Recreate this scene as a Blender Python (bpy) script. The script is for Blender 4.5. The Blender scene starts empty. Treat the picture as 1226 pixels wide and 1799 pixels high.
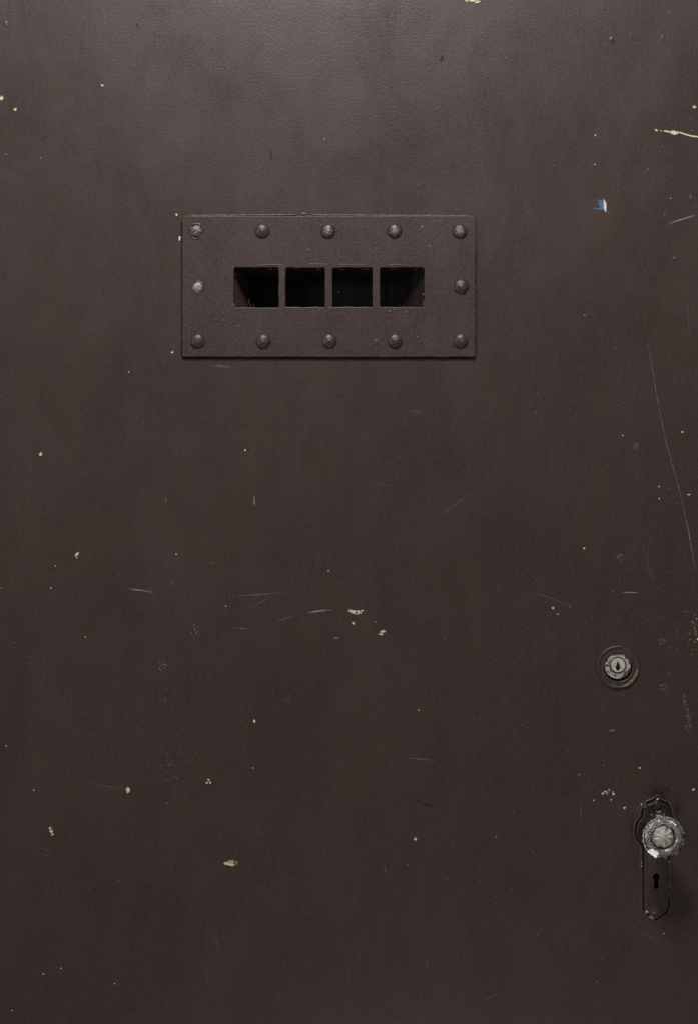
import bpy, bmesh, math, random
from mathutils import Vector, Matrix, noise
random.seed(11)
S = 0.0007            # metres per photograph pixel on the face of the door
D = 2.3               # camera distance
ZC = 1.40             # height of the picture centre
CX, CY = 613.0, 899.5
def X(px): return (px - CX) * S
def Z(py): return ZC + (CY - py) * S

scn = bpy.context.scene
# ------------------------------------------------------------------ camera
cam = bpy.data.cameras.new('camera'); cob = bpy.data.objects.new('camera', cam)
scn.collection.objects.link(cob); scn.camera = cob
cob.location = (0, -D, ZC); cob.rotation_euler = (math.radians(90), 0, 0)
cam.sensor_fit = 'VERTICAL'; cam.sensor_height = 36
cam.lens = 36 * D / (1799 * S); cam.clip_start = .05; cam.clip_end = 100
# ------------------------------------------------------------------ world: a dim grey room around the door
w = bpy.data.worlds.new('World'); scn.world = w; w.use_nodes = True
nt = w.node_tree; bg = nt.nodes['Background']
bg.inputs[0].default_value = (1.0, .97, .95, 1); bg.inputs[1].default_value = 0.10
# ------------------------------------------------------------------ lamps
def area(name, loc, target, sx, sy, power, col):
    l = bpy.data.lights.new(name, 'AREA'); l.shape = 'RECTANGLE'; l.size = sx; l.size_y = sy
    l.energy = power; l.color = col
    o = bpy.data.objects.new(name, l); scn.collection.objects.link(o); o.location = loc
    o.rotation_euler = (Vector(target) - Vector(loc)).to_track_quat('-Z', 'Y').to_euler()
    return o
area('overhead_softbox', (-0.08, -1.25, 3.02), (-0.05, 0, 1.5), .42, .42, 35, (.97, .965, 1))
area('side_fill', (-3.0, -2.7, 1.5), (0, 0, 1.1), 1.0, 1.0, 17.5, (1, .95, .90))  # unseen fill lamp, added to even out the diffuse light
area('knob_glint_lamp', (.06, -.745, .14), (.36, 0, 1.0), .24, .15, 1.5, (.97, .96, 1))  # unseen lamp added to put a glint on one knob facet
scn.view_settings.view_transform = 'Standard'; scn.view_settings.look = 'None'
scn.view_settings.exposure = 0; scn.view_settings.gamma = 1
scn.view_settings.use_curve_mapping = False
scn.render.engine = 'CYCLES'
scn.cycles.caustics_refractive = True; scn.cycles.caustics_reflective = True
scn.cycles.max_bounces = 16; scn.cycles.transmission_bounces = 12

# ------------------------------------------------------------------ materials
class NT:
    def __init__(s, name):
        s.m = bpy.data.materials.new(name); s.m.use_nodes = True; s.t = s.m.node_tree
        s.b = s.t.nodes['Principled BSDF']; s.tc = s.t.nodes.new('ShaderNodeTexCoord')
        s.geo = None
    def n(s, typ, **kw):
        x = s.t.nodes.new(typ)
        for k, v in kw.items():
            if k[0] == '_': x.inputs[k[1:].replace('_', ' ')].default_value = v
            else: setattr(x, k, v)
        return x
    def l(s, a, b): s.t.links.new(a, b)
    def pos(s, sc=(1, 1, 1), rot=(0, 0, 0)):
        mp = s.n('ShaderNodeMapping'); mp.inputs['Scale'].default_value = sc; mp.inputs['Rotation'].default_value = rot
        if s.geo is None: s.geo = s.n('ShaderNodeNewGeometry')
        s.l(s.geo.outputs['Position'], mp.inputs['Vector']); return mp.outputs[0]
    def noise(s, scale, detail=3, rough=.5, sc=(1, 1, 1), dist=0, rot=(0, 0, 0)):
        x = s.n('ShaderNodeTexNoise', _Scale=scale, _Detail=detail, _Roughness=rough, _Distortion=dist)
        s.l(s.pos(sc, rot), x.inputs['Vector']); return x.outputs['Fac']
    def ramp(s, src, a, b, va=0., vb=1.):
        r = s.n('ShaderNodeMapRange'); r.inputs[1].default_value = a; r.inputs[2].default_value = b
        r.inputs[3].default_value = va; r.inputs[4].default_value = vb; s.l(src, r.inputs[0]); return r.outputs[0]
    def mix(s, f, a, b):
        x = s.n('ShaderNodeMix', data_type='RGBA')
        for sock, v in ((x.inputs[0], f), (x.inputs[6], a), (x.inputs[7], b)):
            if hasattr(v, 'default_value') or hasattr(v, 'is_linked'): s.l(v, sock)
            else: sock.default_value = v if not isinstance(v, tuple) else (*v, 1)
        return x.outputs[2]
    def math(s, op, a, b=0.):
        x = s.n('ShaderNodeMath', operation=op)
        for i, v in enumerate((a, b)):
            if hasattr(v, 'is_linked'): s.l(v, x.inputs[i])
            else: x.inputs[i].default_value = v
        return x.outputs[0]
    def bump(s, h, dist, strength=1, prev=None):
        x = s.n('ShaderNodeBump', _Strength=strength, _Distance=dist); s.l(h, x.inputs['Height'])
        if prev is not None: s.l(prev, x.inputs['Normal'])
        return x.outputs[0]

BASE = (.0390, .0246, .0198)
def paint_nodes(q, base=BASE, rough=.375, brush=1., bumpk=1.):
    # brushed oil paint: broad drift of tone, vertical brush strokes, orange-peel skin, dust
    big = q.noise(3.2, 6, .62, dist=.5)
    blot = q.noise(14, 5, .6, dist=.6)
    stroke = q.noise(60, 5, .65, sc=(3.2, 1, .22))
    c1 = q.mix(q.ramp(big, .36, .64), tuple(c * .74 for c in base), (base[0] * 1.22, base[1] * 1.25, base[2] * 1.22))
    c2 = q.mix(q.ramp(blot, .40, .68, 0, .55), c1, (base[0] * 1.36, base[1] * 1.2, base[2] * 1.12))
    c3 = q.mix(q.ramp(stroke, .36, .66, 0, .6), c2, tuple(c * 1.42 for c in base))
    c3 = q.mix(q.ramp(q.noise(5, 5, .65, sc=(1.8, 1, .7), dist=.8), .56, .36, 0, .6), c3, tuple(c * .66 for c in base))
    grain = q.noise(560, 3, .75)
    weave = q.noise(420, 3, .7, sc=(1.5, 1, .28))
    c3 = q.mix(q.ramp(weave, .32, .72, 0, .5), c3, tuple(c * 1.65 for c in base))
    c4 = q.mix(q.ramp(grain, .46, .78, 0, .9), c3, tuple(c * 2.6 for c in base))
    c4 = q.mix(q.ramp(weave, .5, .25, 0, .35), c4, tuple(c * .55 for c in base))
    q.l(c4, q.b.inputs['Base Color'])
    rn = q.noise(9, 7, .7, sc=(1.3, 1, .8), dist=.6)
    rr = q.ramp(rn, .3, .7, rough - .06, rough + .08)
    q.l(rr, q.b.inputs['Roughness'])
    b1 = q.bump(q.noise(330, 2, .55, sc=(.8, 1, 1.1), dist=.4), .00017 * bumpk)
    # brush strokes get stronger towards the two edges of the door
    sep = q.n('ShaderNodeSeparateXYZ'); q.l(q.pos(), sep.inputs[0])
    edge = q.ramp(q.math('ABSOLUTE', sep.outputs[0]), .16, .42, .15, .6)
    sh = q.math('MULTIPLY', q.noise(210, 4, .6, sc=(1.7, 1, .1)), edge)
    b2 = q.bump(sh, .00034 * brush, 1, b1)
    b3 = q.bump(q.noise(1100, 2, .6), .00007 * bumpk, 1, b2)
    b4 = q.bump(q.noise(9, 2, .5), .0011, 1, b3)
    q.l(b4, q.b.inputs['Normal'])
    q.b.inputs['Specular IOR Level'].default_value = .5
    return c4
def paint(name, **k):
    q = NT(name); paint_nodes(q, **k); return q.m
M_door = paint('brown_door_paint')
M_plate = paint('brown_plate_paint', base=(.0385, .0248, .0208), rough=.41, brush=.4, bumpk=1.2)
M_trim = paint('brown_trim_paint', base=(.042, .027, .0235), rough=.36, bumpk=1.2, brush=.3)
M_lip = paint('thick_paint_fillet', base=(.050, .035, .030), rough=.36, brush=.2)

def simple(name, col, rough=.6, metal=0., nz=None, bump=None):
    q = NT(name); b = q.b
    if nz:
        q.l(q.mix(q.ramp(q.noise(nz[0], 4, .6), nz[1], nz[2]), col, nz[3]), b.inputs['Base Color'])
    else: b.inputs['Base Color'].default_value = (*col, 1)
    b.inputs['Roughness'].default_value = rough; b.inputs['Metallic'].default_value = metal
    if bump: q.l(q.bump(q.noise(bump[0], 4, .6), bump[1]), b.inputs['Normal'])
    return q.m
M_core = simple('dark_door_core', (.012, .009, .008), .8, bump=(300, .0004))
M_lining = simple('shaded_brown_lining', (.011, .006, .005), .6, nz=(150, .45, .7, (.02, .013, .010)), bump=(400, .0004))  # walls darkened to stand for the shade inside the opening
M_lining_lit = simple('lit_wall_lining', (.075, .036, .028), .5, nz=(150, .45, .7, (.10, .055, .043)), bump=(400, .0004))  # lighter copy of the lining colour: left wall painted as if lit
M_shutter = simple('dark_green_black_shutter', (.016, .020, .014), .65, nz=(120, .42, .68, (.034, .036, .026)), bump=(260, .0006))
M_metal = simple('dull_exposed_metal', (.36, .32, .25), .42, .3, nz=(650, .46, .66, (.13, .10, .065)), bump=(900, .0004))
M_cyl = simple('dull_nickel', (.66, .63, .53), .42, .2, nz=(330, .54, .68, (.10, .075, .045)), bump=(700, .0002))
M_metal2 = simple('paint_flecked_metal', (.23, .20, .155), .42, .3, nz=(480, .44, .56, (.045, .03, .026)), bump=(900, .0005))
M_black = simple('black_void', (.003, .003, .003), .9)
M_grime = simple('black_grime', (.018, .013, .010), .5)
M_worn = simple('glossy_blackened_brass', (.012, .0085, .0065), .22, nz=(320, .55, .75, (.05, .035, .025)), bump=(380, .0006))
M_brass = simple('worn_brass', (.30, .24, .16), .4, .3, nz=(500, .4, .65, (.10, .06, .035)), bump=(700, .0003))
M_nickel = simple('polished_nickel', (.78, .77, .70), .24, .75, nz=(300, .5, .75, (.34, .31, .24)), bump=(60, .0002))
M_silver = simple('silvered_foil', (1.0, .98, .90), .27, .6, nz=(420, .5, .8, (.80, .74, .63)), bump=(200, .0010))

# rivet paint with the tip rubbed to bare metal: wear follows height and noise
def worn_rivet(name, thr):
    q = NT(name); c = paint_nodes(q, base=(.036, .0235, .0205), rough=.36, brush=0, bumpk=2.2)
    sep = q.n('ShaderNodeSeparateXYZ'); q.l(q.tc.outputs['Object'], sep.inputs[0])
    h = q.math('MULTIPLY', sep.outputs[1], -250.)      # 1.0 near the tip (4 mm)
    f = q.math('ADD', h, q.math('MULTIPLY', q.math('SUBTRACT', q.noise(520, 4, .7), .5), 1.5))
    f2 = q.ramp(f, thr, thr + .12)
    q.l(q.mix(f2, c, (.25, .22, .165)), q.b.inputs['Base Color'])
    return q.m
M_riv = worn_rivet('painted_rivet', 1.1)
M_rivw = worn_rivet('rubbed_rivet', .86)

# surface marks: pigment colour and coverage stored per vertex, broken up by noise
def marks_mat():
    q = NT('chips_and_scratches'); b = q.b
    at = q.n('ShaderNodeAttribute', attribute_name='mark')
    q.l(at.outputs['Color'], b.inputs['Base Color'])
    b.inputs['Roughness'].default_value = .65
    q.l(q.bump(q.noise(900, 3, .6), .0003), b.inputs['Normal'])
    tr = q.n('ShaderNodeBsdfTransparent'); mx = q.n('ShaderNodeMixShader')
    nz = q.noise(1300, 3, .7)
    v = q.math('ADD', at.outputs['Alpha'], q.math('MULTIPLY', q.math('SUBTRACT', nz, .5), 1.6))
    q.l(q.math('MULTIPLY', q.ramp(v, .35, .65), q.ramp(at.outputs['Alpha'], 0, .9)), mx.inputs[0])
    q.l(tr.outputs[0], mx.inputs[1]); q.l(b.outputs[0], mx.inputs[2])
    out = q.t.nodes['Material Output']; q.l(mx.outputs[0], out.inputs['Surface'])
    return q.m
M_mark = marks_mat()

def glass_mat():
    q = NT('pressed_glass'); b = q.b
    b.inputs['Base Color'].default_value = (.985, 1, .985, 1); b.inputs['Roughness'].default_value = .015
    b.inputs['IOR'].default_value = 1.51; b.inputs['Transmission Weight'].default_value = 1
    q.l(q.bump(q.noise(60, 1, .5), .00006), b.inputs['Normal'])
    return q.m
M_glass = glass_mat()

# ------------------------------------------------------------------ helpers
def link(name, me, mats, parent=None, loc=(0, 0, 0)):
    o = bpy.data.objects.new(name, me); scn.collection.objects.link(o); o.location = loc
    for m in (mats if isinstance(mats, (list, tuple)) else [mats]): me.materials.append(m)
    if parent: o.parent = parent
    return o
def from_bm(name, bm, mats, parent=None, loc=(0, 0, 0), smooth=False):
    bmesh.ops.recalc_face_normals(bm, faces=bm.faces)
    me = bpy.data.meshes.new(name); bm.to_mesh(me); bm.free()
    if smooth:
        for p in me.polygons: p.use_smooth = True
    return link(name, me, mats, parent, loc)
def sheet(loops, y_front, thick, bevel=0.):
    """flat plate with holes; loops = [outer, hole...] in (x,z) metres; front face at y_front"""
    cu = bpy.data.curves.new('c', 'CURVE'); cu.dimensions = '2D'; cu.fill_mode = 'BOTH'
    for lp in loops:
        sp = cu.splines.new('POLY'); sp.points.add(len(lp) - 1); sp.use_cyclic_u = True
        for i, (x, z) in enumerate(lp): sp.points[i].co = (x, z, 0, 1)
    cu.extrude = thick / 2 - bevel; cu.bevel_depth = bevel; cu.bevel_resolution = 2; cu.offset = -bevel
    o = bpy.data.objects.new('c', cu); scn.collection.objects.link(o)
    dg = bpy.context.evaluated_depsgraph_get(); me = bpy.data.meshes.new_from_object(o.evaluated_get(dg))
    bpy.data.objects.remove(o); bpy.data.curves.remove(cu)
    me.transform(Matrix.Rotation(math.radians(90), 4, 'X'))
    me.transform(Matrix.Translation((0, y_front + thick / 2, 0)))
    me.materials.clear()
    return me
def rect(x0, y0, x1, y1, r=0, jit=0, n=4, step=None):
    """rounded pixel rectangle -> (x,z) metres, optional wobble"""
    pts = []
    cs = [(x1 - r, y0 + r, -90), (x1 - r, y1 - r, 0), (x0 + r, y1 - r, 90), (x0 + r, y0 + r, 180)]
    for cx, cy, a in cs:
        for i in range(n + 1 if r else 1):
            t = math.radians(a + (90 * i / n if r else 0)); pts.append((cx + r * math.cos(t), cy + r * math.sin(t)))
    if step:
        out = []
        for i, p in enumerate(pts):
            q = pts[(i + 1) % len(pts)]; d = math.dist(p, q); k = max(1, int(d / step))
            for j in range(k): out.append((p[0] + (q[0] - p[0]) * j / k, p[1] + (q[1] - p[1]) * j / k))
        pts = out
    if jit:
        pts = [(x + jit * noise.noise((x * .06, y * .06, 3)) + .3 * jit * noise.noise((x * .3, y * .3, 3)), y + jit * noise.noise((x * .06, y * .06, 9)) + .3 * jit * noise.noise((x * .3, y * .3, 5))) for x, y in pts]
    return [(X(x), Z(y)) for x, y in pts]
def circ(px, py, r, n=48): return [(X(px) + r * S * math.cos(i * math.tau / n), Z(py) + r * S * math.sin(i * math.tau / n)) for i in range(n)]
def lathe(prof, n=40, smooth=True, flute=None, rot0=0.):
    """prof: (radius, height towards the viewer) metres; axis = -Y"""
    bm = bmesh.new(); rings = []
    for r, h in prof:
        if r < 1e-6: rings.append([bm.verts.new((0, -h, 0))]); continue
        ring = []
        for i in range(n):
            a = rot0 + i * math.tau / n; rr = r; hh = h
            if flute: rr, hh = flute(a, r, h, i)
            ring.append(bm.verts.new((rr * math.cos(a), -hh, rr * math.sin(a))))
        rings.append(ring)
    for A, B in zip(rings, rings[1:]):
        if len(A) == 1 and len(B) == 1: continue
        for i in range(n):
            j = (i + 1) % n
            if len(A) == 1: bm.faces.new((A[0], B[i], B[j]))
            elif len(B) == 1: bm.faces.new((A[i], B[0], A[j]))
            else: bm.faces.new((A[i], B[i], B[j], A[j]))
    return bm
def join_bm(dst, src, off=(0, 0, 0), mi=0):
    mp = {v: dst.verts.new(v.co + Vector(off)) for v in src.verts}
    for f in src.faces:
        g = dst.faces.new([mp[v] for v in f.verts]); g.material_index = mi; g.smooth = True
    src.free()
def box_bm(bm, x0, x1, y0, y1, z0, z1, mi=0):
    v = [bm.verts.new((x, y, z)) for x in (x0, x1) for y in (y0, y1) for z in (z0, z1)]
    for f in ((0, 1, 3, 2), (4, 6, 7, 5), (0, 4, 5, 1), (2, 3, 7, 6), (0, 2, 6, 4), (1, 5, 7, 3)):
        bm.faces.new([v[i] for i in f]).material_index = mi

# ------------------------------------------------------------------ the door (one thing)
door = bpy.data.objects.new('cell_door', None); scn.collection.objects.link(door)
door.location = (X(-70), 0, 0)
door['label'] = 'dark brown painted door with riveted barred peephole plate, round lock and glass knob'
door['category'] = 'door'; door['kind'] = 'thing'
PX = X(-70)
class R0: pass
def P(o):     # parent under the door keeping world place
    o.parent = door; o.location = Vector(o.location) - Vector((PX, 0, 0)); return o

# --- keyhole plate outline (pixels)
def esc_outline(off=0.):
    cx = 1151.5; pts = []
    left = [(1154, 1400.5), (1147, 1406), (1138, 1410), (1133, 1412.5), (1130, 1419), (1127.5, 1425), (1127, 1433), (1123, 1439),
            (1118.5, 1445), (1116, 1453), (1115.5, 1462), (1117.5, 1471), (1122, 1479), (1127, 1485), (1129, 1490), (1129, 1520),
            (1129, 1560), (1129, 1596), (1133, 1602), (1141, 1609), (1151, 1616)]
    right = [(2 * cx + 2 - x, y) if y < 1500 else (2 * cx - x + .5, y) for x, y in left[1:-1]][::-1]
    P_ = left + right; n = len(P_); out = []
    for i in range(n):
        a, b, c = P_[i - 1], P_[i], P_[(i + 1) % n]
        t1 = Vector((b[0] - a[0], b[1] - a[1])).normalized(); t2 = Vector((c[0] - b[0], c[1] - b[1])).normalized()
        n1 = Vector((-t1.y, t1.x)); n2 = Vector((-t2.y, t2.x)); m = (n1 + n2).normalized(); k = off / max(.5, m.dot(n1))
        out.append((b[0] + m.x * k, b[1] + m.y * k))
    return out
A = sum(a[0] * b[1] - b[0] * a[1] for a, b in zip(esc_outline(), esc_outline()[1:] + esc_outline()[:1]))
SG = 1 if (lambda o: max(x for x, y in o) > max(x for x, y in esc_outline()))(esc_outline(2)) else -1
def EO(off): return [(X(x), Z(y)) for x, y in esc_outline(off * SG)]

# --- panel skin with chips, scratches, lumps in one mesh
L, Rr, T, B = X(-70), X(1296), 2.10, .012
def gap_rect():
    pts = []
    # wobbly crack left of and below the riveted plate; other sides hidden under it
    for y in range(392, 629, 6): pts.append((318.6 + .9 * noise.noise((0, y * .09, 1)) , y))
    for x in range(320, 836, 6): pts.append((x, 629.6 + .9 * noise.noise((x * .07, 0, 5))))
    for p in ((835.8, 626), (835.6, 500), (835.5, 386), (830, 379), (600, 379.2), (326, 379)): pts.append(p)
    return [(X(x), Z(y)) for x, y in pts]
hole = gap_rect()
skin = sheet([[(L, B), (Rr, B), (Rr, T), (L, T)], hole, circ(1085.5, 1171, 30), EO(.9)], 0, .004, 0)
bm = bmesh.new(); bm.from_mesh(skin)
for f in bm.faces: f.material_index = 0
col = bm.verts.layers.float_color.new('mark')
_n = [0]
def off():
    _n[0] += 1; return .00003 + _n[0] * 4e-7
CREAM = (.74, .61, .40); PALE = (.52, .46, .37); GREY = (.20, .17, .155); BLUE = (.05, .14, .30); DARK = (.006, .004, .004); BRN = (.22, .11, .05)
def blob(px, py, w_, h_, rot=0, c=CREAM, a=1., jag=.25, n=14, soft=False, y0=0., lip=None, b=None):
    B_ = b or bm; cl = col if b is None else b.verts.layers.float_color['mark']
    y = y0 - off(); ca, sa = math.cos(rot), math.sin(rot); seed = random.random() * 99
    cv = B_.verts.new((X(px), y, Z(py))); cv[cl] = (*c, a); ring = []; raw = []
    for i in range(n):
        t = i * math.tau / n; k = 1 + jag * noise.noise((math.cos(t) * 1.7 + seed, math.sin(t) * 1.7, seed)) * 2 + random.uniform(-.5, .5) * jag
        x_, y_ = w_ / 2 * k * math.cos(t), h_ / 2 * k * math.sin(t)
        x_, y_ = x_ * ca - y_ * sa, x_ * sa + y_ * ca; raw.append((px + x_, py + y_))
        v = B_.verts.new((X(px + x_), y, Z(py + y_))); v[cl] = (*c, 0 if soft else a); ring.append(v)
    for i in range(n):
        f = B_.faces.new((cv, ring[i], ring[(i + 1) % n])); f.material_index = 1
    if lip:      # torn paint edge standing up round the chip
        h = lip * S; o1 = []; i1 = []
        for (x_, y_) in raw:
            dx, dy = x_ - px, y_ - py; d = math.hypot(dx, dy) or 1; g = random.uniform(.9, 1.9)
            o1.append(B_.verts.new((X(x_ + dx / d * g), y0 - .00001, Z(y_ + dy / d * g))))
            i1.append(B_.verts.new((X(x_), y0 - h * random.uniform(.6, 1.2), Z(y_))))
        for i in range(n):
            j = (i + 1) % n
            for q in ((o1[i], i1[i], i1[j], o1[j]), (i1[i], ring[i], ring[j], i1[j])):
                f = B_.faces.new(q); f.material_index = 0
def line(pts, wd, c=GREY, a=.6, taper=True, y0=0., b=None, wob=.5, step=4):
    B_ = b or bm; cl = col if b is None else b.verts.layers.float_color['mark']
    y = y0 - off(); P2 = []
    for p, q in zip(pts, pts[1:]):
        k = max(1, int(math.dist(p, q) / step))
        for j in range(k): P2.append((p[0] + (q[0] - p[0]) * j / k, p[1] + (q[1] - p[1]) * j / k))
    P2.append(pts[-1]); n = len(P2); prev = None; sd = random.random() * 50
    for i, (x, yy) in enumerate(P2):
        a0, b0 = P2[max(0, i - 1)], P2[min(n - 1, i + 1)]; d = Vector((b0[0] - a0[0], b0[1] - a0[1])).normalized()
        t = i / max(1, n - 1); k = math.sin(math.pi * min(1, max(.06, t))) ** .35 if taper else 1
        ww = wd * k * (1 + .5 * noise.noise((i * .5, sd, 0))); x += wob * noise.noise((i * .15, sd, 7)); yy += wob * noise.noise((i * .15, sd, 2))
        tr = []
        for s_ in (-.5, 0, .5):
            v = B_.verts.new((X(x - d.y * ww * s_), y, Z(yy + d.x * ww * s_)))
            aa = a * (1 + .35 * noise.noise((i * .4, sd, 20))) * (k if taper else 1)
            v[cl] = (*c, aa if s_ == 0 or wd < 3 else aa * .15); tr.append(v)
        if prev:
            for u in (0, 1):
                f = B_.faces.new((prev[u], prev[u + 1], tr[u + 1], tr[u])); f.material_index = 1
        prev = tr
def dots(px, py, rx, ry, k, s0=.8, s1=2., c=PALE, a=.9):
    for _ in range(k):
        x = random.gauss(px, rx / 2); y = random.gauss(py, ry / 2); s = random.uniform(s0, s1)
        s *= .8; blob(x, y, s * random.uniform(.7, 1.5), s * random.uniform(.7, 1.5), 0, random.choice((c, GREY, (.33, .29, .25))), a, .4, 6)
def lump(px, py, w_, h_, hgt=.0004, rot=0, y0=0., b=None):
    """a drip or grain caught in the paint"""
    B_ = b or bm; n = 10; ca, sa = math.cos(rot), math.sin(rot); sd = random.random() * 9; rr = []
    for k, hh in ((1., 0), (.72, .62), (.35, .95)):
        ring = []
        for i in range(n):
            t = i * math.tau / n; q = k * (1 + .25 * noise.noise((math.cos(t) + sd, math.sin(t), sd)))
            x_, y_ = w_ / 2 * q * math.cos(t), h_ / 2 * q * math.sin(t)
            ring.append(B_.verts.new((X(px + x_ * ca - y_ * sa), y0 + .00001 - hh * hgt, Z(py + x_ * sa + y_ * ca))))
        rr.append(ring)
    top = B_.verts.new((X(px), y0 - hgt, Z(py)))
    for A_, C_ in zip(rr, rr[1:]):
        for i in range(n): f = B_.faces.new((A_[i], A_[(i + 1) % n], C_[(i + 1) % n], C_[i])); f.smooth = True
    for i in range(n): B_.faces.new((rr[-1][i], rr[-1][(i + 1) % n], top)).smooth = True

# cream chips down to the filler
for a in [(831, 0, 22, 6, .0), (820, 1, 9, 3, 0), (838, 3, 10, 5, 0), (3.5, 172, 8, 7, .5), (27.5, 192, 4.5, 5.5, 0), (180, 150, 5.5, 2.4, .4), (1219, 188, 6, 4.5, 0),
          (1152, 229, 6, 2.6, .2), (72, 798, 4.5, 6, .5), (431, 791, 3, 3.5, 0), (225.5, 1388, 6.5, 10, -.2), (729, 1474, 5, 4.5, 0),
          (970.5, 1068, 5.5, 3.6, 0), (1123.5, 1349, 4.5, 3, 0), (1217, 1387, 5.5, 4.5, 0), (1096, 1419, 6, 3.5, -.5), (310.5, 377, 3, 4.5, -.3),
          (316, 418, 3.6, 8, 0), (303, 619, 4.5, 3, 0), (1209, 869, 6, 2, 0), (1198, 759, 3, 3.5, 0), (1025.5, 963.5, 3.4, 3.2, 0),
          (672, 1109.5, 11, 4, -.1), (669, 1114, 8, 3.2, .1), (367, 1370, 4, 3, 0), (364, 1375, 4, 3, .3), (369.5, 1375, 3, 4, 0), (447, 1267, 4, 6, 0),
          (89, 1455, 5, 5, 0), (91, 1460, 5.5, 6, 0), (92.5, 1465, 3.5, 6, 0), (1225, 1123, 4, 3.5, 0), (1126, 1413, 3.2, 3, 0)]:
    blob(*a, lip=.45 if a[2] > 4 else None)
blob(407, 1516.5, 25, 8.5, .0, CREAM, 1, .18, 20, lip=.6); blob(413, 1516, 8, 7, 0, BRN, 1, .2); blob(404, 1515.5, 11, 3.5, 0, (.42, .30, .18), .8)
blob(136, 973, 9, 4, -.8, CREAM, 1, .3, lip=.3); blob(135.5, 979.5, 2.5, 2.5)
line([(1166, 230), (1176, 231.5), (1188, 231), (1200, 235), (1212, 238.5), (1228, 241)], 4., CREAM, 1.3, False, wob=1.2, step=2)
line([(1157, 229.5), (1168, 230.5)], 1.2, CREAM, .8); line([(1167, 233.5), (1190, 236), (1228, 244)], 1.3, DARK, .9)
blob(1184, 232.5, 16, 6.5, .1, CREAM, 1.3, .35, lip=.3)
# crumbly chip in the middle
for i in range(46):
    x = random.uniform(613, 637); y = 1072 + random.uniform(0, 7) * (1 - abs((x - 628) / 18) ** 2)
    blob(x, y, random.uniform(1.6, 3.4), random.uniform(1.4, 2.8), 0, CREAM, 1, .35, 7)
blob(614, 1073, 4, 4); blob(620.5, 1095, 4.5, 4, .5); blob(641, 1073.5, 8, 2, 0, GREY, .8, soft=True)
# blue flake
for k, yy in enumerate(range(352, 369, 1)):
    line([(1057 - random.uniform(2, 8) - (8 if yy in (366, 367) else 0), yy), (1060, yy)], 1.3, BLUE, 1.1, False, wob=0)
blob(1062, 361, 5, 20, -.06, (.72, .66, .52), 1.3, .22, 16, lip=.35); line([(1066, 352), (1068, 366), (1071, 374)], 3, (.12, .17, .15), .5)
blob(1068, 373, 5, 3, 0, (.15, .2, .18), .6)
# cluster above the knob, lock side, edges
for a in [(1058, 1394, 5, 4), (1063, 1391, 6, 3), (1069, 1388, 4, 3), (1077, 1395, 4, 4), (1076, 1391, 2, 3), (1066, 1395, 3, 2), (1042, 1406, 3, 2), (1073, 1405, 2.4, 2.4)]: blob(*a, c=(.55, .53, .48))
dots(1067, 1392, 13, 9, 12); blob(1068, 1396, 12, 9, 0, (.085, .078, .08), .8, soft=True)
dots(1076, 1283, 8, 4, 8); blob(1076, 1283, 6, 3, 0, GREY, .9)
dots(1217, 1110, 14, 50, 26, .7, 2.4); dots(1222, 1100, 6, 26, 9, .8, 2.6); dots(1150, 1120, 70, 70, 45, .7, 1.4, PALE, .6)
for i in range(60):
    t = random.random(); dots(1200 + 15 * t + 3 * math.sin(t * 5), 1225 + 66 * t, 7 * (1 - abs(t - .5)), 5, 1, .7, 1.7, PALE, .8)
line([(1198, 1224), (1205, 1243), (1209, 1262), (1215, 1292)], 2.2, GREY, .5)
line([(1198, 1224), (1203, 1240)], 3.2, PALE, .55)
dots(345, 1111, 9, 16, 26, .7, 1.5, PALE, .9); dots(285, 1169, 9, 12, 22, .7, 1.6); dots(288, 1228, 10, 30, 20, .6, 1.2)
dots(300, 1340, 40, 60, 60, .7, 1.6); dots(505, 1234, 12, 12, 30, .6, 1.3, PALE, .7); dots(1140, 1000, 20, 80, 20, .6, 1.2)
for px, py, w_, h_ in [(505, 1234, 26, 18), (750, 1231, 30, 16), (374, 1243, 30, 14), (935, 1383, 22, 8), (912, 1352, 34, 26), (690, 768, 60, 26), (1135, 1640, 40, 12), (830, 1310, 22, 30), (905, 1290, 30, 60), (1020, 890, 40, 60), (545, 1120, 12, 6), (1110, 1550, 0.1, .1), (250, 760, 60, 30), (720, 1150, 30, 60), (900, 1480, 40, 40), (580, 1700, 40, 60)]:
    blob(px, py, w_, h_, random.uniform(-.3, .3), (.12, .10, .095), .42, .35, 16, soft=True)
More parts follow.
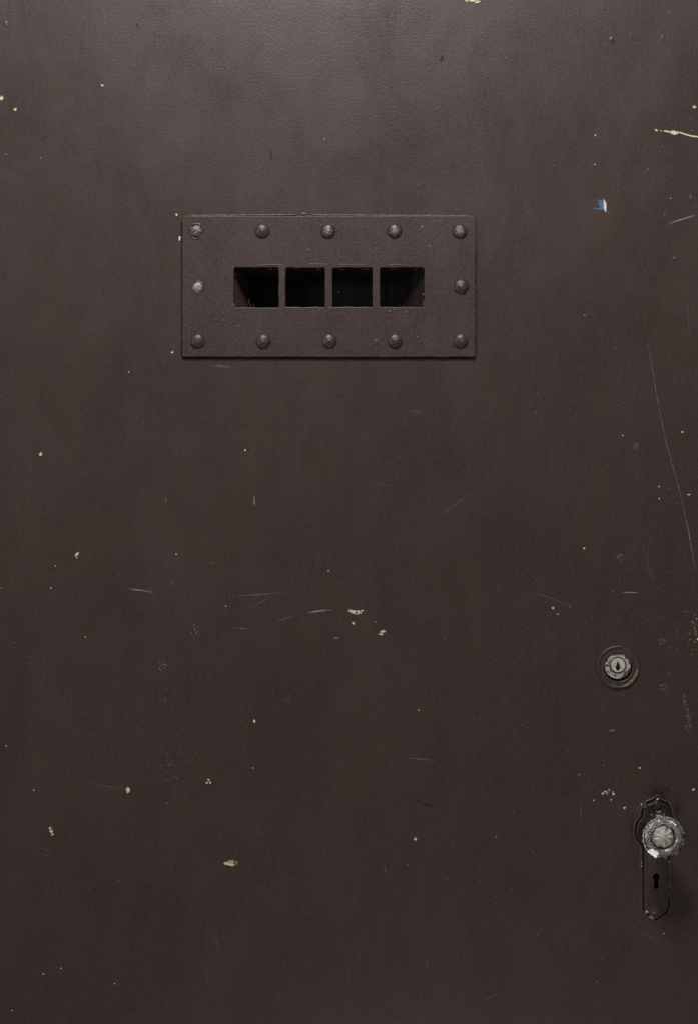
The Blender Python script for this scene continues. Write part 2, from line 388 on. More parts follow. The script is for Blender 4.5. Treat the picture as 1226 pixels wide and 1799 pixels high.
# scratches
for pts, wd, a in [([(291.5, 874), (291.5, 887)], 1.0, .6), ([(447, 871), (447, 890)], 1.3, 1.1), ([(221, 1034), (250, 1037), (276, 1042)], 1.7, .62),
        ([(400, 1047), (450, 1045), (510, 1040)], 1.4, .45), ([(432, 1074), (455, 1060), (480, 1045)], 1.6, .36), ([(482, 1094), (505, 1086), (530, 1080)], 5.5, .45),
        ([(540, 1077), (562, 1073), (587, 1071)], 2.2, .6), ([(400, 1102), (425, 1104), (452, 1108)], 1.3, .45), ([(1090, 1041), (1122, 1041)], 1.4, .75),
        ([(1000.5, 1061), (1000.5, 1071)], 1., .6), ([(925, 1038), (960, 1048), (1005, 1066)], 1.3, .38), ([(1168, 395), (1195, 386), (1228, 376)], 2., .6),
        ([(1142, 655), (1118, 676), (1090, 700)], 4., .3), ([(697, 1330), (735, 1333), (773, 1337)], 1.8, .4), ([(0, 292), (22, 308), (50, 330)], 7, .26),
        ([(1108, 1628), (1130, 1640), (1146, 1650), (1166, 1660)], 3.5, .42), ([(455, 1453), (455, 1470)], 1.1, .42), ([(676, 1522), (676, 1536)], 1.1, .5),
        ([(160, 1373), (190, 1382), (222, 1386)], 1.3, .4), ([(1122, 930), (1133, 975), (1145, 1020), (1160, 1060)], 6, .3), ([(378, 1635), (384, 1665), (390, 1692)], 1.4, .33),
        ([(840, 858), (790, 893), (740, 925)], 2.5, .27), ([(735, 789), (712, 800), (680, 812)], 3, .3), ([(291, 1032), (300, 1027), (310, 1020)], 1.5, .35),
        ([(870, 1467), (873, 1475)], 1.5, .6), ([(930, 1488), (942, 1505)], 2., .38), ([(170, 1390), (222, 1384)], 1., .3), ([(375, 1700), (375, 1752)], 1.4, .28),
        ([(360, 1690), (373, 1755)], 1.2, .28), ([(65, 1500), (100, 1505)], 2, .3), ([(60, 1480), (98, 1503)], 1.6, .3), ([(1080, 318), (1120, 345)], 1.5, .25), ([(0, 1033), (8, 1032)], 1.6, .6),
        ([(650, 850), (700, 853)], 1.6, .28), ([(690, 1800), (700, 1797)], 2, .4), ([(1205, 500), (1212, 620)], 2, .25), ([(1210, 340), (1215, 352)], 2., .5), ([(950, 1410), (1010, 1400)], 1.4, .25),
        ([(405, 752), (430, 758), (436, 775)], 1.5, .3), ([(350, 985), (390, 992)], 1.4, .3), ([(1215, 990), (1219, 1070)], 2, .22), ([(345, 640), (420, 646)], 2.5, .3)]:
    line(pts, wd * 1.12, (.27, .235, .21) if a > .5 else (.17, .145, .13), a + .22)
big = [(1128, 540), (1136, 590), (1143, 635), (1152, 690), (1160, 735), (1170, 780), (1180, 815), (1190, 850), (1198, 885), (1208, 930), (1215, 970), (1224, 1018)]
line(big, 1.25, (.24, .21, .19), .6, True); line(big[1:4], 1.2, (.3, .26, .23), .48); line(big[8:], 1.4, PALE, .5)
line([(731, 1405), (741, 1411), (757, 1415.5)], 2.6, (.003, .002, .002), 2.5, True, wob=0); blob(755, 1415, 6, 2.4, .15, DARK, 1.2)
for a in [(776, 103, 3.4, 15, .3), (775, 104, 6, 9, .3), (852, 164, 3, 13, .1), (477, 268, 2.4, 14, 0), (476, 277, 3.4, 10, .1), (242, 44, 3, 9, 0), (183, 516, 1.6, 12, 0)]:
    blob(*a, c=(.008, .006, .005), a=1.2, jag=.15, n=14, soft=False)
# contact shade round the knob plate painted in; soft dark patch round the lock
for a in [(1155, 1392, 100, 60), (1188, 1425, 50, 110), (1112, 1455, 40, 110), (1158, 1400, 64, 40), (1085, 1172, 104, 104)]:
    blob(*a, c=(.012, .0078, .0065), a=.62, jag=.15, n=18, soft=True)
# paint broken round the sunk screw heads
for x, y in ((1117, 786), (1089, 979.5), (1162, 1127), (1163, 1208)):
    for k in range(9):
        t = random.uniform(0, 6.28); q = 6 * random.uniform(.75, 1.1); blob(x + q * math.cos(t), y + q * math.sin(t), 2.2, 1.6, t, (.15, .13, .12), .9, .3, 7, y0=-.0004)
# reddish rubbed areas
for a in [(1098, 1195, 60, 60), (1205, 700, 50, 300), (1206, 880, 40, 120), (120, 860, 90, 60), (835, 80, 24, 150)]:
    blob(*a, c=(.036, .020, .016), a=.38, jag=.2, n=18, soft=True)
# dust specks everywhere, denser to the right and below
for _ in range(300):
    x = random.uniform(0, 1226) if random.random() < .55 else 1226 - abs(random.gauss(0, 230)); y = 1799 * random.random() ** .75
    if (404 < x < 752 and 464 < y < 546) or (1045 < x < 1125 and 1132 < y < 1212) or (1112 < x < 1205 and 1398 < y < 1618): continue
    s = random.choice((.7, .8, .9, 1., 1.2, 1.6))
    blob(x, y, s * random.uniform(.8, 1.6), s * random.uniform(.8, 1.6), 0, random.choice((PALE, GREY, GREY, (.3, .27, .23))), random.uniform(.5, .95), .3, 6)
for x, y in [(90, 1033), (98, 994), (577, 1003), (60, 1388), (12, 1310), (227, 653), (108, 1701), (77, 1711), (22, 1775), (202, 1728), (1045, 238), (1044, 289), (151, 1119), (445, 1349), (1190, 1470), (1165, 1640), (979, 1079), (1093, 765), (1157, 855), (1157, 876), (735, 1248), (397, 1065), (310, 974)]:
    blob(x, y, 2.3, 2.8, 0, (.6, .56, .48), 1., .3, 7)
# hairline scuffs and rubbed clouds in the gloss
for _ in range(190):
    x = random.uniform(0, 1226) if random.random() < .5 else random.uniform(850, 1226); y = random.uniform(640, 1799) if random.random() < .8 else random.uniform(0, 360)
    if (1030 < x < 1226 and 1120 < y < 1640): continue
    an = random.choice((math.pi / 2 + random.gauss(0, .12), random.gauss(0, .25), random.gauss(-.6, .3))); ln = random.uniform(6, 46)
    line([(x, y), (x + ln * .5 * math.cos(an) + random.uniform(-1, 1), y + ln * .5 * math.sin(an)), (x + ln * math.cos(an), y + ln * math.sin(an))], random.uniform(.8, 1.8), (.13, .112, .102), random.uniform(.40, .62))
for _ in range(46):
    x = random.uniform(0, 1226); y = random.uniform(650, 1799)
    if x > 1030 and y > 1110: continue
    blob(x, y, random.uniform(18, 80), random.uniform(14, 60), random.uniform(0, 3), (.088, .072, .066), random.uniform(.30, .48), .35, 16, soft=True)
# lumps under the paint
for a in [(127, 335, 6, 5), (79, 239, 5, 4), (116, 257, 4, 4), (10, 42, 9, 12), (9, 272, 9, 5), (5, 202, 6, 4), (1074, 70, 8, 13), (1087, 68, 4, 4), (1163, 68, 5, 14), (1074, 240, 4, 4), (1138, 301, 4, 11), (1060, 16, 4, 7), (1180, 350, 10, 5),
          (1168, 380, 5, 16), (535, 376, 14, 5), (71, 281, 4, 9), (1018, 1363, 9, 6), (591, 1124, 16, 8), (845, 127, 4, 3), (920, 122, 5, 3), (1214, 350, 6, 12), (1185, 455, 8, 8), (210, 1550, 8, 8)]:
    lump(*a, hgt=random.uniform(.0004, .0008))
for _ in range(150):
    lx, ly = random.uniform(0, 1226), random.uniform(0, 1799)
    if (310 < lx < 845 and 370 < ly < 640) or (1040 < lx < 1205 and 1130 < ly < 1618): continue
    lump(lx, ly, random.uniform(1.5, 3.5), random.uniform(1.5, 4), random.uniform(.00015, .0004))
line([(17, 0), (17, 140), (16, 260)], 1.6, (.016, .011, .010), .4, False)
me = bpy.data.meshes.new('panel'); bm.to_mesh(me); bm.free()
panel = P(link('panel', me, [M_door, M_mark]))

# core slab (holes for the peephole and keyhole) and back skin
core = P(link('core', sheet([[(L + .001, B + .001), (Rr - .001, B + .001), (Rr - .001, T - .001), (L + .001, T - .001)], rect(400, 462, 756, 548), rect(1140, 1526, 1162, 1570), circ(1085.5, 1171, 26)], .0045, .036, 0), M_core))
b = bmesh.new(); box_bm(b, L, Rr, .041, .045, B, T, 0)
back = P(from_bm('back_panel', b, M_door))
# peephole box behind the plate passes through the back: cut the back panel by building it as a sheet
bpy.data.objects.remove(back)
back = P(link('back_panel', sheet([[(L, B), (Rr, B), (Rr, T), (L, T)], rect(400, 462, 756, 548)], .041, .004, 0), M_door))

# --- riveted plate
TH = .0042
holes = [rect(411.5, 470.5, 490, 540.5, 2.5, .9, 3, 5), rect(502, 471, 571, 540, 2.5, .9, 3, 5), rect(584, 471, 654, 540, 2.5, .9, 3, 5), rect(667, 470.5, 745, 540, 3.5, .9, 3, 5)]
pl = sheet([rect(321.3, 380, 834.5, 627.5, 3.6, .8, 4, 8)] + holes, -TH, TH - .0001, .0007)
b = bmesh.new(); b.from_mesh(pl); lay = b.verts.layers.float_color.new('mark')
for f in b.faces: f.material_index = 0
for v in b.verts:
    if abs(v.co.y + TH) < 2e-4: v.co.y += .0  # front stays flat
for _ in range(75):
    x, y = random.uniform(330, 825), random.uniform(390, 618)
    if 404 < x < 752 and 464 < y < 546: continue
    lump(x, y, random.uniform(1.4, 4.2), random.uniform(1.4, 3.6), random.uniform(.0003, .0007), random.uniform(0, 3), -TH, b)
for x, y, w_, h_, r in [(380, 460, 3, 22, .4), (420, 575, 12, 3, .5), (395, 565, 9, 3, .6), (540, 442, 5, 10, .8), (600, 455, 3, 9, 0), (597, 450, 10, 2, .2), (685, 548, 8, 4, .6), (712, 550, 9, 4, -.6), (694, 545, 6, 4, .2),
                      (560, 465, 40, 2.5, 0), (620, 465.5, 60, 2.4, 0), (700, 466, 40, 2.4, 0), (475, 466, 50, 2.6, 0), (580, 543, 8, 5, -.4), (660, 602, 14, 12, 0), (576, 548, 10, 3, -.5), (770, 470, 3, 3, 0), (757, 461, 3, 3, 0)]:
    lump(x, y, w_, h_, .00055, r, -TH, b)
for x, y, s in [(661, 437, 2.6), (412, 419, 2.4), (732, 592, 3), (741, 399, 5), (754, 433, 3.4), (693, 413, 2), (511, 421, 2), (405, 425, 2), (561, 545, 2), (830, 547, 2), (776, 465, 2.4), (338, 440, 1.6), (470, 560, 1.6), (357, 438, 1.6), (624, 468, 1.6), (411, 470, 2), (411, 538, 2.4), (595, 513, 1.6)]:
    blob(x, y, s * .8, s * .8, 0, (.26, .23, .20), .85, .3, 7, y0=-TH, b=b)
blob(660, 600, 20, 22, 0, (.06, .03, .026), .5, .2, 14, soft=True, y0=-TH, b=b)
line([(820, 440), (832, 462), (826, 490)], 6, (.018, .012, .010), .45, y0=-TH, b=b)
line([(780, 575), (800, 571)], 7, (.018, .012, .010), .45, y0=-TH, b=b)
for _ in range(60):
    x, y = random.uniform(326, 830), random.uniform(386, 622)
    if 404 < x < 752 and 464 < y < 546: continue
    blob(x, y, 1.2, 1.2, 0, GREY, .8, .3, 6, y0=-TH, b=b)
me = bpy.data.meshes.new('peephole_plate'); b.to_mesh(me); b.free()
plate = P(link('peephole_plate', me, [M_plate, M_mark]))
def sub(o, par):      # sub-part: o has a world location, keep it
    o.parent = par; o.location = Vector(o.location) - par.location - door.location; return o
# thick paint bridging the top edge and right edge of the plate
b = bmesh.new()
def tube(bm_, pts, r, n=8, y=0., closed=False, jit=0.):
    rings = []; N = len(pts); sd = random.random() * 20
    for i, (x, z) in enumerate(pts):
        a = pts[i - 1] if (closed or i) else pts[i]; c = pts[(i + 1) % N] if (closed or i < N - 1) else pts[i]
        d = Vector((c[0] - a[0], c[1] - a[1])).normalized(); k = r * (1 + jit * noise.noise((i * .6, sd, 0)))
        if not closed and i in (0, N - 1): k *= .25
        rings.append([bm_.verts.new((x - d.y * k * math.cos(t), y - k * math.sin(t), z + d.x * k * math.cos(t))) for t in [j * math.tau / n for j in range(n)]])
    for i in range(N if closed else N - 1):
        A_, C_ = rings[i], rings[(i + 1) % N]
        for j in range(n): bm_.faces.new((A_[j], A_[(j + 1) % n], C_[(j + 1) % n], C_[j])).smooth = True
def seg(p, q, step=6): k = max(1, int(math.dist(p, q) / step)); return [(X(p[0] + (q[0] - p[0]) * i / k), Z(p[1] + (q[1] - p[1]) * i / k)) for i in range(k + 1)]
tube(b, seg((332, 379), (520, 377.5)), .0011, y=-.0004, jit=.7); tube(b, seg((545, 378), (826, 379.5)), .0012, y=-.0004, jit=.7)
tube(b, seg((835.5, 388), (837, 470)), .0010, y=-.0002, jit=.7); tube(b, seg((837, 500), (837.5, 622)), .0010, y=-.0002, jit=.8)
sub(from_bm('paint_fillet', b, M_lip), plate)

# rivets
def rivet(px, py, mat, r=13., h=.0038, nub=.0007, jit=1., ring=False):
    R_ = r * S; prof = []
    for k in range(9):
        t = k / 8 * math.pi / 2; prof.append((R_ * math.cos(t) ** .9 if k < 8 else .0006, h * math.sin(t) ** 1.05))
    prof[0] = (R_ * 1.06, -.0003); prof.insert(1, (R_ * 1.0, .0005)); prof[-1] = (R_ * .13, h + nub * .25); prof.append((0, h + nub * .35))
    sd = random.random() * 50
    def fl(a, r_, h_, i):
        k = 1 + .05 * jit * noise.noise((math.cos(a) * 1.3 + sd, math.sin(a) * 1.3, h_ * 300)); return r_ * k, h_ + .0003 * jit * noise.noise((math.cos(a) * r_ * 700 + sd, math.sin(a) * r_ * 700, 1))
    bm_ = lathe(prof, 28, flute=fl)
    if ring: pass
    o = from_bm('rivet', bm_, mat, None, (X(px), -TH, Z(py)), True)
    return sub(o, plate)
for px, py, m, nub in [(461, 407, M_riv, .0008), (576.5, 407.5, M_rivw, .0004), (692.5, 407, M_rivw, .0005), (807, 407.5, M_rivw, .0006), (809.5, 504.5, M_riv, .0009),
                       (348, 600, M_riv, .0006), (463, 600.5, M_riv, .0009), (578.5, 600, M_riv, .0008), (693.5, 600, M_riv, .0007), (808.5, 600, M_riv, .0003)]:
    rivet(px, py, m, nub=nub)
def bare_bolt(px, py, r, ringr, label):
    bm_ = bmesh.new()
    join_bm(bm_, lathe([(r * S, -.001), (r * S, .0008), (r * S * .9, .0014), (r * S * .45, .0019 if r < 10 else .0026), (0, .0016 if r < 10 else .0028)], 24,
                       flute=lambda a, q, h, i: (q * (1 + .07 * noise.noise((math.cos(a) * 2, math.sin(a) * 2, px))), h + .0004 * noise.noise((math.cos(a) * q * 900, math.sin(a) * q * 900, px)))), mi=0)
    # dark seat, then the broken rim of paint around it
    join_bm(bm_, lathe([((ringr - 1.) * S, .00012), (0, .00014)], 28), mi=1)
    rim = lathe([((ringr + 2.4) * S, -.0002), ((ringr + 1.) * S, .0006), ((ringr - .6) * S, .0007), ((ringr - 1.4) * S, .0001)], 28,
                flute=lambda a, q, h, i: (q * (1 + .05 * noise.noise((math.cos(a) * 2, math.sin(a) * 2, 4 + px))), h * (1 + .9 * noise.noise((math.cos(a) * 2, math.sin(a) * 2, 8 + px)))))
    join_bm(bm_, rim, mi=2)
    o = from_bm('rivet', bm_, [M_metal if r < 10 else M_metal2, M_grime, M_plate], None, (X(px), -TH, Z(py)), True); o['label'] = label
    return sub(o, plate)
bare_bolt(345.5, 407, 10.5, 13, 'rivet with cracked paint showing dull metal')
bare_bolt(348.5, 505.5, 8.6, 9.8, 'small bare metal rivet sunk in the plate')

# lining funnel and shutter
b = bmesh.new()
def ringv(x0, y0, x1, y1, d): return [b.verts.new((X(x), d, Z(y))) for x, y in ((x0, y0), (x1, y0), (x1, y1), (x0, y1))]
rs = [ringv(318, 378, 836, 629, .0044), ringv(410, 469, 746.5, 541.5, .0043), ringv(434, 484, 708, 541.5, .040), ringv(434, 484, 708, 541.5, .048), ringv(404, 464, 752, 546, .048)]
rs[0] = ringv(408, 467, 748, 543.5, .0002) ; 
for A_, C_ in zip(rs, rs[1:]):
    for i in range(4): b.faces.new((A_[i], A_[(i + 1) % 4], C_[(i + 1) % 4], C_[i]))
lining_bm = b
b = bmesh.new()
x0, x1, z0, z1 = X(404), X(752), Z(556), Z(454)
box_bm(b, x0, X(679.5), .098, .106, z0, z1); box_bm(b, X(682.5), x1, .096, .106, z0, z1); box_bm(b, X(679), X(683), .104, .110, z0, z1)
for (a0, a1, c0, c1) in ((x0 - .004, x0, z0 - .004, z1 + .004), (x1, x1 + .004, z0 - .004, z1 + .004), (x0, x1, z0 - .004, z0), (x0, x1, z1, z1 + .004)):
    box_bm(b, a0, a1, .0455, .110, c0, c1)
box_bm(b, X(527), X(530), .0955, .0978, z0, z1)
for i in range(12):
    x = 529 + random.gauss(0, 1.4) if i < 9 else random.uniform(440, 735); y = random.uniform(495, 548); s = random.uniform(.6, 1.6) * S
    box_bm(b, X(x), X(x) + s * .8, .0945, .0954, Z(y), Z(y) + s * 1.3, 1)
sh = P(from_bm('shutter', b, [M_shutter, M_core])); sh.parent = plate; sh.location = -door.location - plate.location
# worn bright edges on the lining
b = lining_bm
for f in b.faces:
    cm = f.calc_center_median(); f.material_index = 2 if (cm.x < X(430) and len(f.verts) == 4 and abs(cm.x - X(422)) < 6 * S) else 0  # left wall gets the lit colour, the other walls the shaded one
def sliver(px, py, w_, h_, d, mi=0):
    n = 7; c = b.verts.new((X(px), d - .0004, Z(py))); rg = [b.verts.new((X(px + w_ / 2 * math.cos(i * math.tau / n) * random.uniform(.6, 1.2)), d, Z(py + h_ / 2 * math.sin(i * math.tau / n) * random.uniform(.6, 1.2)))) for i in range(n)]
    for i in range(n): b.faces.new((c, rg[i], rg[(i + 1) % n])).material_index = 1
for a in [(435, 523, 2, 12, .036), (437.5, 532, 2.2, 11, .038), (443, 530, 1.2, 12, .040), (444.5, 536, 1.2, 8, .04), (440, 538, 5, 3, .038), (730, 512, 2.2, 5, .022), (743.5, 517, 1.6, 7, .004), (744, 532, 1.6, 12, .004), (703, 529, 2, 2.4, .04), (704, 536, 2, 2, .04),
          (413, 482, 2, 3, .003), (412, 535, 2.4, 5, .003), (474, 471.8, 12, 1.6, .004), (485, 472.2, 6, 1.8, .004), (520, 472, 12, 1.2, .004), (560, 472, 12, 1.5, .004), (600, 472, 14, 1.2, .004), (646, 472.3, 10, 1.6, .004), (640, 472, 8, 1.4, .004), (690, 472, 12, 1.2, .004), (730, 472.3, 9, 1.4, .004)]:
    sliver(*a)
wo = P(from_bm('opening_lining', b, [M_lining, M_brass, M_lining_lit])); wo.parent = plate; wo.location = -door.location - plate.location

# --- round lock
lc = (X(1085.3), 0, Z(1172))
prof = [(39, -.0006), (37.8, .0012), (36.6, .0022), (35., .0021), (33.4, .0010), (29, .0009), (27, .0016), (25.8, .0016), (25., .0004), (25., -.012)]
collar = P(from_bm('lock', lathe([(r * S, h) for r, h in prof], 64, flute=lambda a, q, h, i: (q * (1 + .012 * noise.noise((math.cos(a) * 2, math.sin(a) * 2, 3))), h * (1 + .45 * noise.noise((math.cos(a) * 3, math.sin(a) * 3, 8))) if h > 0 else h)), M_trim, None, lc, True))
cc = (X(1084.5), 0, Z(1169.9))
prof = [(22.9, -.012), (22.9, -.0008), (22.2, -.0001), (15.4, .0), (14.8, -.0009), (13.4, -.0009), (13.4, -.006)]
cyl = sub(from_bm('cylinder_face', lathe([(r * S, h) for r, h in prof], 48), [M_cyl], None, cc, False), collar)
# plug with a cut keyway
kw = [(x * 1.35, y * 1.1) for x, y in [(-1.2, -4.6), (1.2, -4.2), (1.5, -1.8), (2.6, -.6), (2.2, 1.6), (3.6, 3.), (2.6, 5.), (2.4, 8.6), (-1.2, 9.), (-2.6, 6.4), (-2.8, 1.4), (-1.2, -.4)]]
kx, ky = 1085, 1168.3
plug = sheet([circ(kx, ky, 12.6, 40), [(X(kx - .3 + x), Z(ky + y)) for x, y in kw]], -.0003, .005, .0004)
pg = P(link('plug', plug, M_cyl)); pg.parent = collar; pg.location = -door.location - collar.location
bk = lathe([(24.8 * S, -.0105), (0, -.0105)], 24); sub(from_bm('keyway_shadow_box', bk, M_black, None, lc), collar).name = 'keyway_shade_disc'  # black disc standing in for the dark depth behind keyway and gap
# dirt and the engraved letters left on the rim
b = bmesh.new(); b.verts.layers.float_color.new('mark')
for x, y, w_, h_, r, c_ in [(1102, 1152, 10, 16, -.7, (.06, .04, .02)), (1106, 1160, 5, 16, -.2, (.05, .035, .02)), (1084, 1149, 22, 3.5, 0, (.09, .065, .03)), (1104, 1178, 4, 12, .4, (.05, .035, .02)), (1096, 1186, 9, 4, -.6, (.08, .06, .035)),
                            (1067, 1179, 3, 3, 0, (.07, .05, .03)), (1069, 1181, 3.5, 2, .6, (.07, .05, .03)), (1078, 1186, 2, 3, 0, (.09, .07, .04)), (1080.5, 1187, 2, 4, .2, (.09, .07, .04)), (1092, 1190, 8, 2, 0, (.07, .06, .04)), (1072, 1162, 2, 2, 0, (.07, .05, .03)),
                            (1073, 1171, 2, 3, 0, (.07, .05, .03)), (1077, 1149.5, 5, 3, 0, (.1, .08, .04)), (1062.6, 1173, 2, 9, 0, (.15, .13, .06)), (1099, 1180, 5, 3, -.7, (.10, .08, .05)), (1096, 1150, 4, 3, 0, (.2, .22, .17))]:
    blob(x, y, w_, h_, r, c_, .9, .3, 10, y0=-.00012, b=b)
line([(1084.7 + 13.9 * math.cos(math.radians(t)), 1168.6 - 13.9 * math.sin(math.radians(t))) for t in range(0, 361, 10)], 1.9, (.07, .045, .025), 1.0, False, y0=-.0001, b=b, wob=.3)
for i in range(15):
    t = math.radians(random.uniform(-60, 70)); line([(1085 + 13.9 * math.cos(t), 1168.6 - 13.9 * math.sin(t)), (1085 + 13.9 * math.cos(t + .25), 1168.6 - 13.9 * math.sin(t + .25))], 2, (.12, .07, .03), .9, y0=-.0001, b=b)
me = bpy.data.meshes.new('dirt'); b.to_mesh(me); b.free()
dt = P(link('tarnish', me, [M_cyl, M_mark])); dt.parent = collar; dt.location = -door.location - collar.location
bm2 = bmesh.new()
for ch, ang in (('R', 176), ('C', 154)):
    cu = bpy.data.curves.new('t', 'FONT'); cu.body = ch; cu.size = 7.6 * S; cu.align_x = 'CENTER'; cu.align_y = 'CENTER'; cu.extrude = .00003; cu.offset = .00018
    o = bpy.data.objects.new('t', cu); scn.collection.objects.link(o); dg = bpy.context.evaluated_depsgraph_get()
    m_ = bpy.data.meshes.new_from_object(o.evaluated_get(dg)); bpy.data.objects.remove(o)
    a = math.radians(ang)
    m_.transform(Matrix.Translation((X(1084.5) + 18.9 * S * math.cos(a), -.0002, Z(1169.9) + 18.9 * S * math.sin(a))) @ Matrix.Rotation(-(a - math.pi / 2), 4, 'Y') @ Matrix.Rotation(math.pi / 2, 4, 'X'))
    t_ = bmesh.new(); t_.from_mesh(m_); join_bm(bm2, t_)
lt = P(from_bm('lettering', bm2, M_grime)); lt.parent = collar; lt.location = -door.location - collar.location
# chipped brass at the lower right of the collar
b = bmesh.new()
rows = []
for i in range(11):
    t = math.radians(-58 + i * 5.2); r0 = 31.2 + random.uniform(-.6, .6); r1 = 36.6 + random.uniform(-.7, .7)
    if i in (0, 10): r0, r1 = 33.4, 35
    rows.append([b.verts.new((X(1085.3) + r * S * math.cos(t), -.0020 - .0006 * math.sin(u * math.pi), Z(1172) + r * S * math.sin(t))) for u, r in ((0, r0), (.5, (r0 + r1) / 2), (1, r1))])
for A_, C_ in zip(rows, rows[1:]):
    for u in (0, 1): b.faces.new((A_[u], A_[u + 1], C_[u + 1], C_[u]))
ch = P(from_bm('bare_brass_chip', b, M_brass)); ch.parent = collar; ch.location = -door.location - collar.location

# --- keyhole plate
kh = [];
for i in range(25):
    a = math.radians(-62 + (304) * i / 24); kh.append((1151.8 + 6 * math.cos(a), 1540 - 6 * math.sin(a)))
kh += [(1148, 1552), (1147.6, 1560), (1150, 1561), (1154, 1561), (1155.6, 1559.5), (1155, 1551)]
khm = [(X(x), Z(y)) for x, y in kh]
me = sheet([EO(-1.7), khm], -.0022, .0024, .0007); 
b = bmesh.new(); b.from_mesh(me)
for f in b.faces: f.material_index = 0
kp_me = bpy.data.meshes.new('keyhole_plate'); b.to_mesh(kp_me); b.free()
kp = P(link('keyhole_plate', kp_me, [M_trim]))
def kpchild(o): P(o); o.parent = kp; o.location = -door.location - kp.location; return o
# stepped inner field of the lower half, blackened upper half, ridge of paint outside
inner = [(X(x), Z(y)) for x, y in [(1134.5, 1480), (1134, 1500), (1134, 1594), (1138, 1599), (1151.5, 1609), (1165.5, 1599), (1168, 1594), (1168, 1500), (1168, 1480)]]
kpchild(link('raised_field', sheet([inner, khm], -.0030, .0012, .0004), M_trim))
up = [(x, y) for x, y in esc_outline(-3.6 * SG) if y < 1492]
up = sorted(up, key=lambda p: math.atan2(p[1] - 1452, p[0] - 1152))
kpchild(link('blackened_rose', sheet([[(X(x), Z(y)) for x, y in up]], -.0046, .0028, .0011), M_worn))
b = bmesh.new(); eo = EO(3.2)
def dens(pts, step=.003, closed=True):
    out = []
    for p, q in zip(pts, pts[1:] + pts[:1]):
        k = max(1, int(math.dist(p, q) / step)); out += [(p[0] + (q[0] - p[0]) * i / k, p[1] + (q[1] - p[1]) * i / k) for i in range(k)]
    return out
tube(b, dens(eo), .00115, y=.0003, closed=True, jit=.55, n=10)
kpchild(from_bm('paint_fillet', b, M_lip))
b = bmesh.new()
arc = [(X(1151.8 + 10.5 * math.cos(math.radians(t))), Z(1537.5 - 11 * math.sin(math.radians(t)))) for t in range(28, 155, 8)]
tube(b, arc, .0007, y=-.0031, jit=.4)
kpchild(from_bm('keyhole_boss', b, M_lip))
def screw(px, py, r, mat, y, ang, par, name='screw'):
    R_ = r * S; bm_ = lathe([(R_ * 1.05, -.0002), (R_, .0006), (R_ * .72, .0012), (R_ * .3, .0014), (0, .0015)], 24,
        flute=lambda a, q, h, i: (q * (1 + .08 * noise.noise((math.cos(a) * 2, math.sin(a) * 2, px))), h - (.0007 if abs(math.sin(a - ang)) * q < R_ * .17 and q < R_ * .9 else 0) + .0002 * noise.noise((q * 900, a * 2, py))))
    o = from_bm(name, bm_, mat, None, (X(px), y, Z(py)), False); o.parent = par
    o.location = Vector(o.location) - door.location - (par.location if par is not door else Vector())
    return o
screw(1154, 1418, 6.5, M_worn, -.0046, 1.05, kp); screw(1151, 1598, 7.5, M_lip, -.0033, 2.6, kp)
b = bmesh.new()
tube(b, [(X(x), Z(y)) for x, y in [(1147.5, 1413), (1150, 1410.8), (1153, 1410), (1156, 1411)]], .0007, y=-.0052, jit=.4)
tube(b, [(X(x), Z(y)) for x, y in [(1157.5, 1411), (1155, 1414.5), (1152.5, 1419)]], .0008, y=-.0066, jit=.4)
kpchild(from_bm('screw_highlight', b, M_lip))  # pale raised strokes that stand in for the highlight on the screw slot
# bare metal wear on the spindle collar just above the knob
b = bmesh.new(); lay = b.verts.layers.float_color.new('mark')
blob(1155, 1424.5, 10, 5, 0, (.26, .225, .15), 1, .3, 12, y0=-.0048, b=b); blob(1155.5, 1432.5, 12, 5, .1, (.42, .33, .24), 1.2, .25, 12, y0=-.0049, b=b); blob(1164, 1431, 3.5, 8, .1, (.25, .13, .08), 1, .3, 10, y0=-.0048, b=b)
blob(1148, 1432, 9, 9, 0, (.035, .017, .014), .9, .3, 12, y0=-.00475, b=b); blob(1142, 1430, 3, 2, 0, PALE, .8, .3, 8, y0=-.0048, b=b); blob(1131.8, 1412, 3, 4, 0, (.16, .15, .14), .8, .3, 8, y0=-.0035, b=b); blob(1131, 1417, 8, 4, 0, (.10, .09, .085), .7, .3, 8, y0=-.0035, b=b)
blob(1153.5, 1402.5, 4.2, 3.6, 0, (.6, .58, .53), 1.3, .3, 8, y0=-.0035, b=b); blob(1124, 1441, 8, 4, 0, (.10, .09, .085), .6, .3, 8, y0=-.0035, b=b)
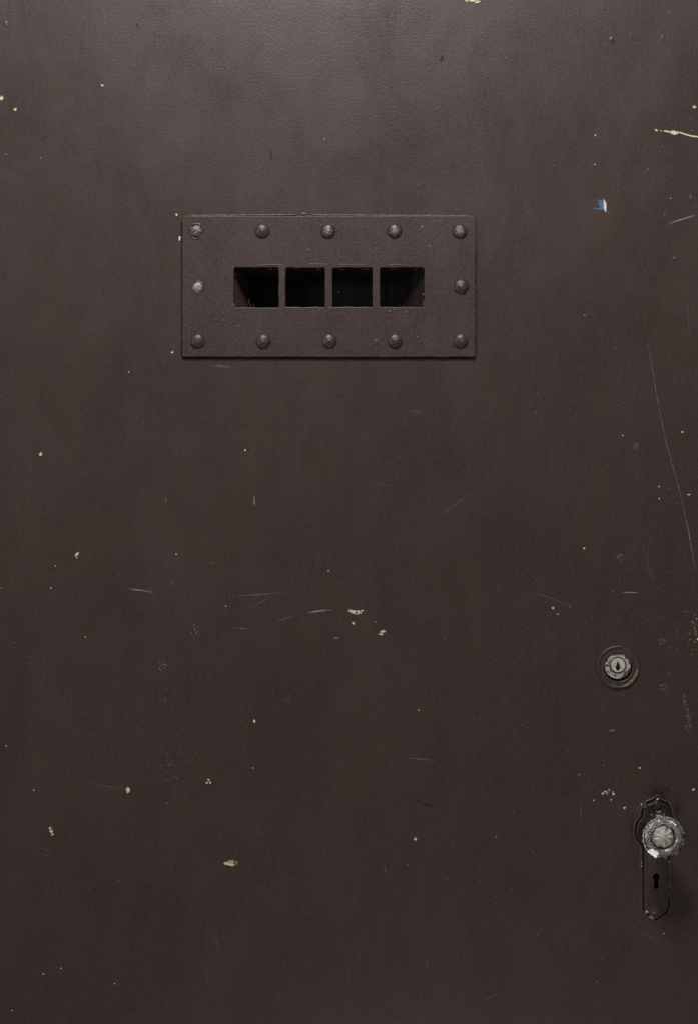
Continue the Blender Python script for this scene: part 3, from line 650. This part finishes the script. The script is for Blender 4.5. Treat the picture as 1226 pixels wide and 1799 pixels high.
for x, y in [(1125.5, 1515), (1125.6, 1521), (1174.6, 1514), (1174.8, 1519), (1175, 1531), (1175, 1556), (1173.5, 1573)]: blob(x, y, 2, 3.6, 0, (.36, .32, .25), 1, .3, 8, y0=-.0016, b=b)
line([(1172, 1486), (1174, 1530), (1173, 1590)], 1.2, (.2, .15, .12), .7, y0=-.0023, b=b)
blob(1134.5, 1601, 5, 5, .7, (.4, .37, .34), 1, .3, 8, y0=-.0026, b=b); line([(1139, 1608), (1149, 1615)], 2.4, (.34, .31, .28), 1., y0=-.0023, b=b)
me = bpy.data.meshes.new('wear'); b.to_mesh(me); b.free()
kpchild(link('worn_spot', me, [M_trim, M_mark]))

# painted-over screws in the door
for px, py in ((1117, 786), (1089, 979.5), (1162, 1127), (1163, 1208)):
    screw(px, py, 6.2, M_lip, .0007, random.uniform(0, 3), door)

# --- glass knob
kc = (X(1151.8), -.011, Z(1458))
K = .0261
gl = [(.0001, .0290), (.0125, .0290), (.0150, .0310), (.0222, .0345), (K, .0425), (K, .0455), (.0190, .0487), (.0187, .0500), (.0120, .0506), (0, .0508)]
gb = lathe([(0, .0290)] + gl[1:], 12, rot0=math.radians(9))
knob = P(from_bm('door_knob', gb, M_glass, None, kc, False)); knob['label'] = 'clear faceted glass knob'
# fluted silvered star pressed into the back of the glass
def fl(a, r_, h_, i): u = math.cos(9 * a + .6 * math.sin(2 * a)); w_ = noise.noise((math.cos(a) * 2, math.sin(a) * 2, r_ * 300)); return r_ * (1 + .03 * u + .07 * w_), h_ + (.0015 * u + .0012 * w_) * (r_ / .011)
st = lathe([(.0118, .0312), (.0122, .0335), (.0085, .0372), (.0035, .0390), (0, .0392)], 60, flute=fl)
sub(from_bm('silvered_star', st, M_silver, None, kc, False), knob)
sh_ = lathe([(.0145, -.008), (.0150, -.0048), (.0118, .0085), (.0095, .012), (.0088, .021), (.0125, .0245), (.0150, .0265), (.0160, .0304), (.0190, .0326), (.0193, .0328), (.0191, .0330), (.0150, .0308)], 40)  # shank, plus a flared cup added to reflect light into the glass
sub(from_bm('shank_reflector_cup', sh_, M_nickel, None, kc, True), knob)
for o in scn.objects:
    if o.type == 'MESH': o.data.update()
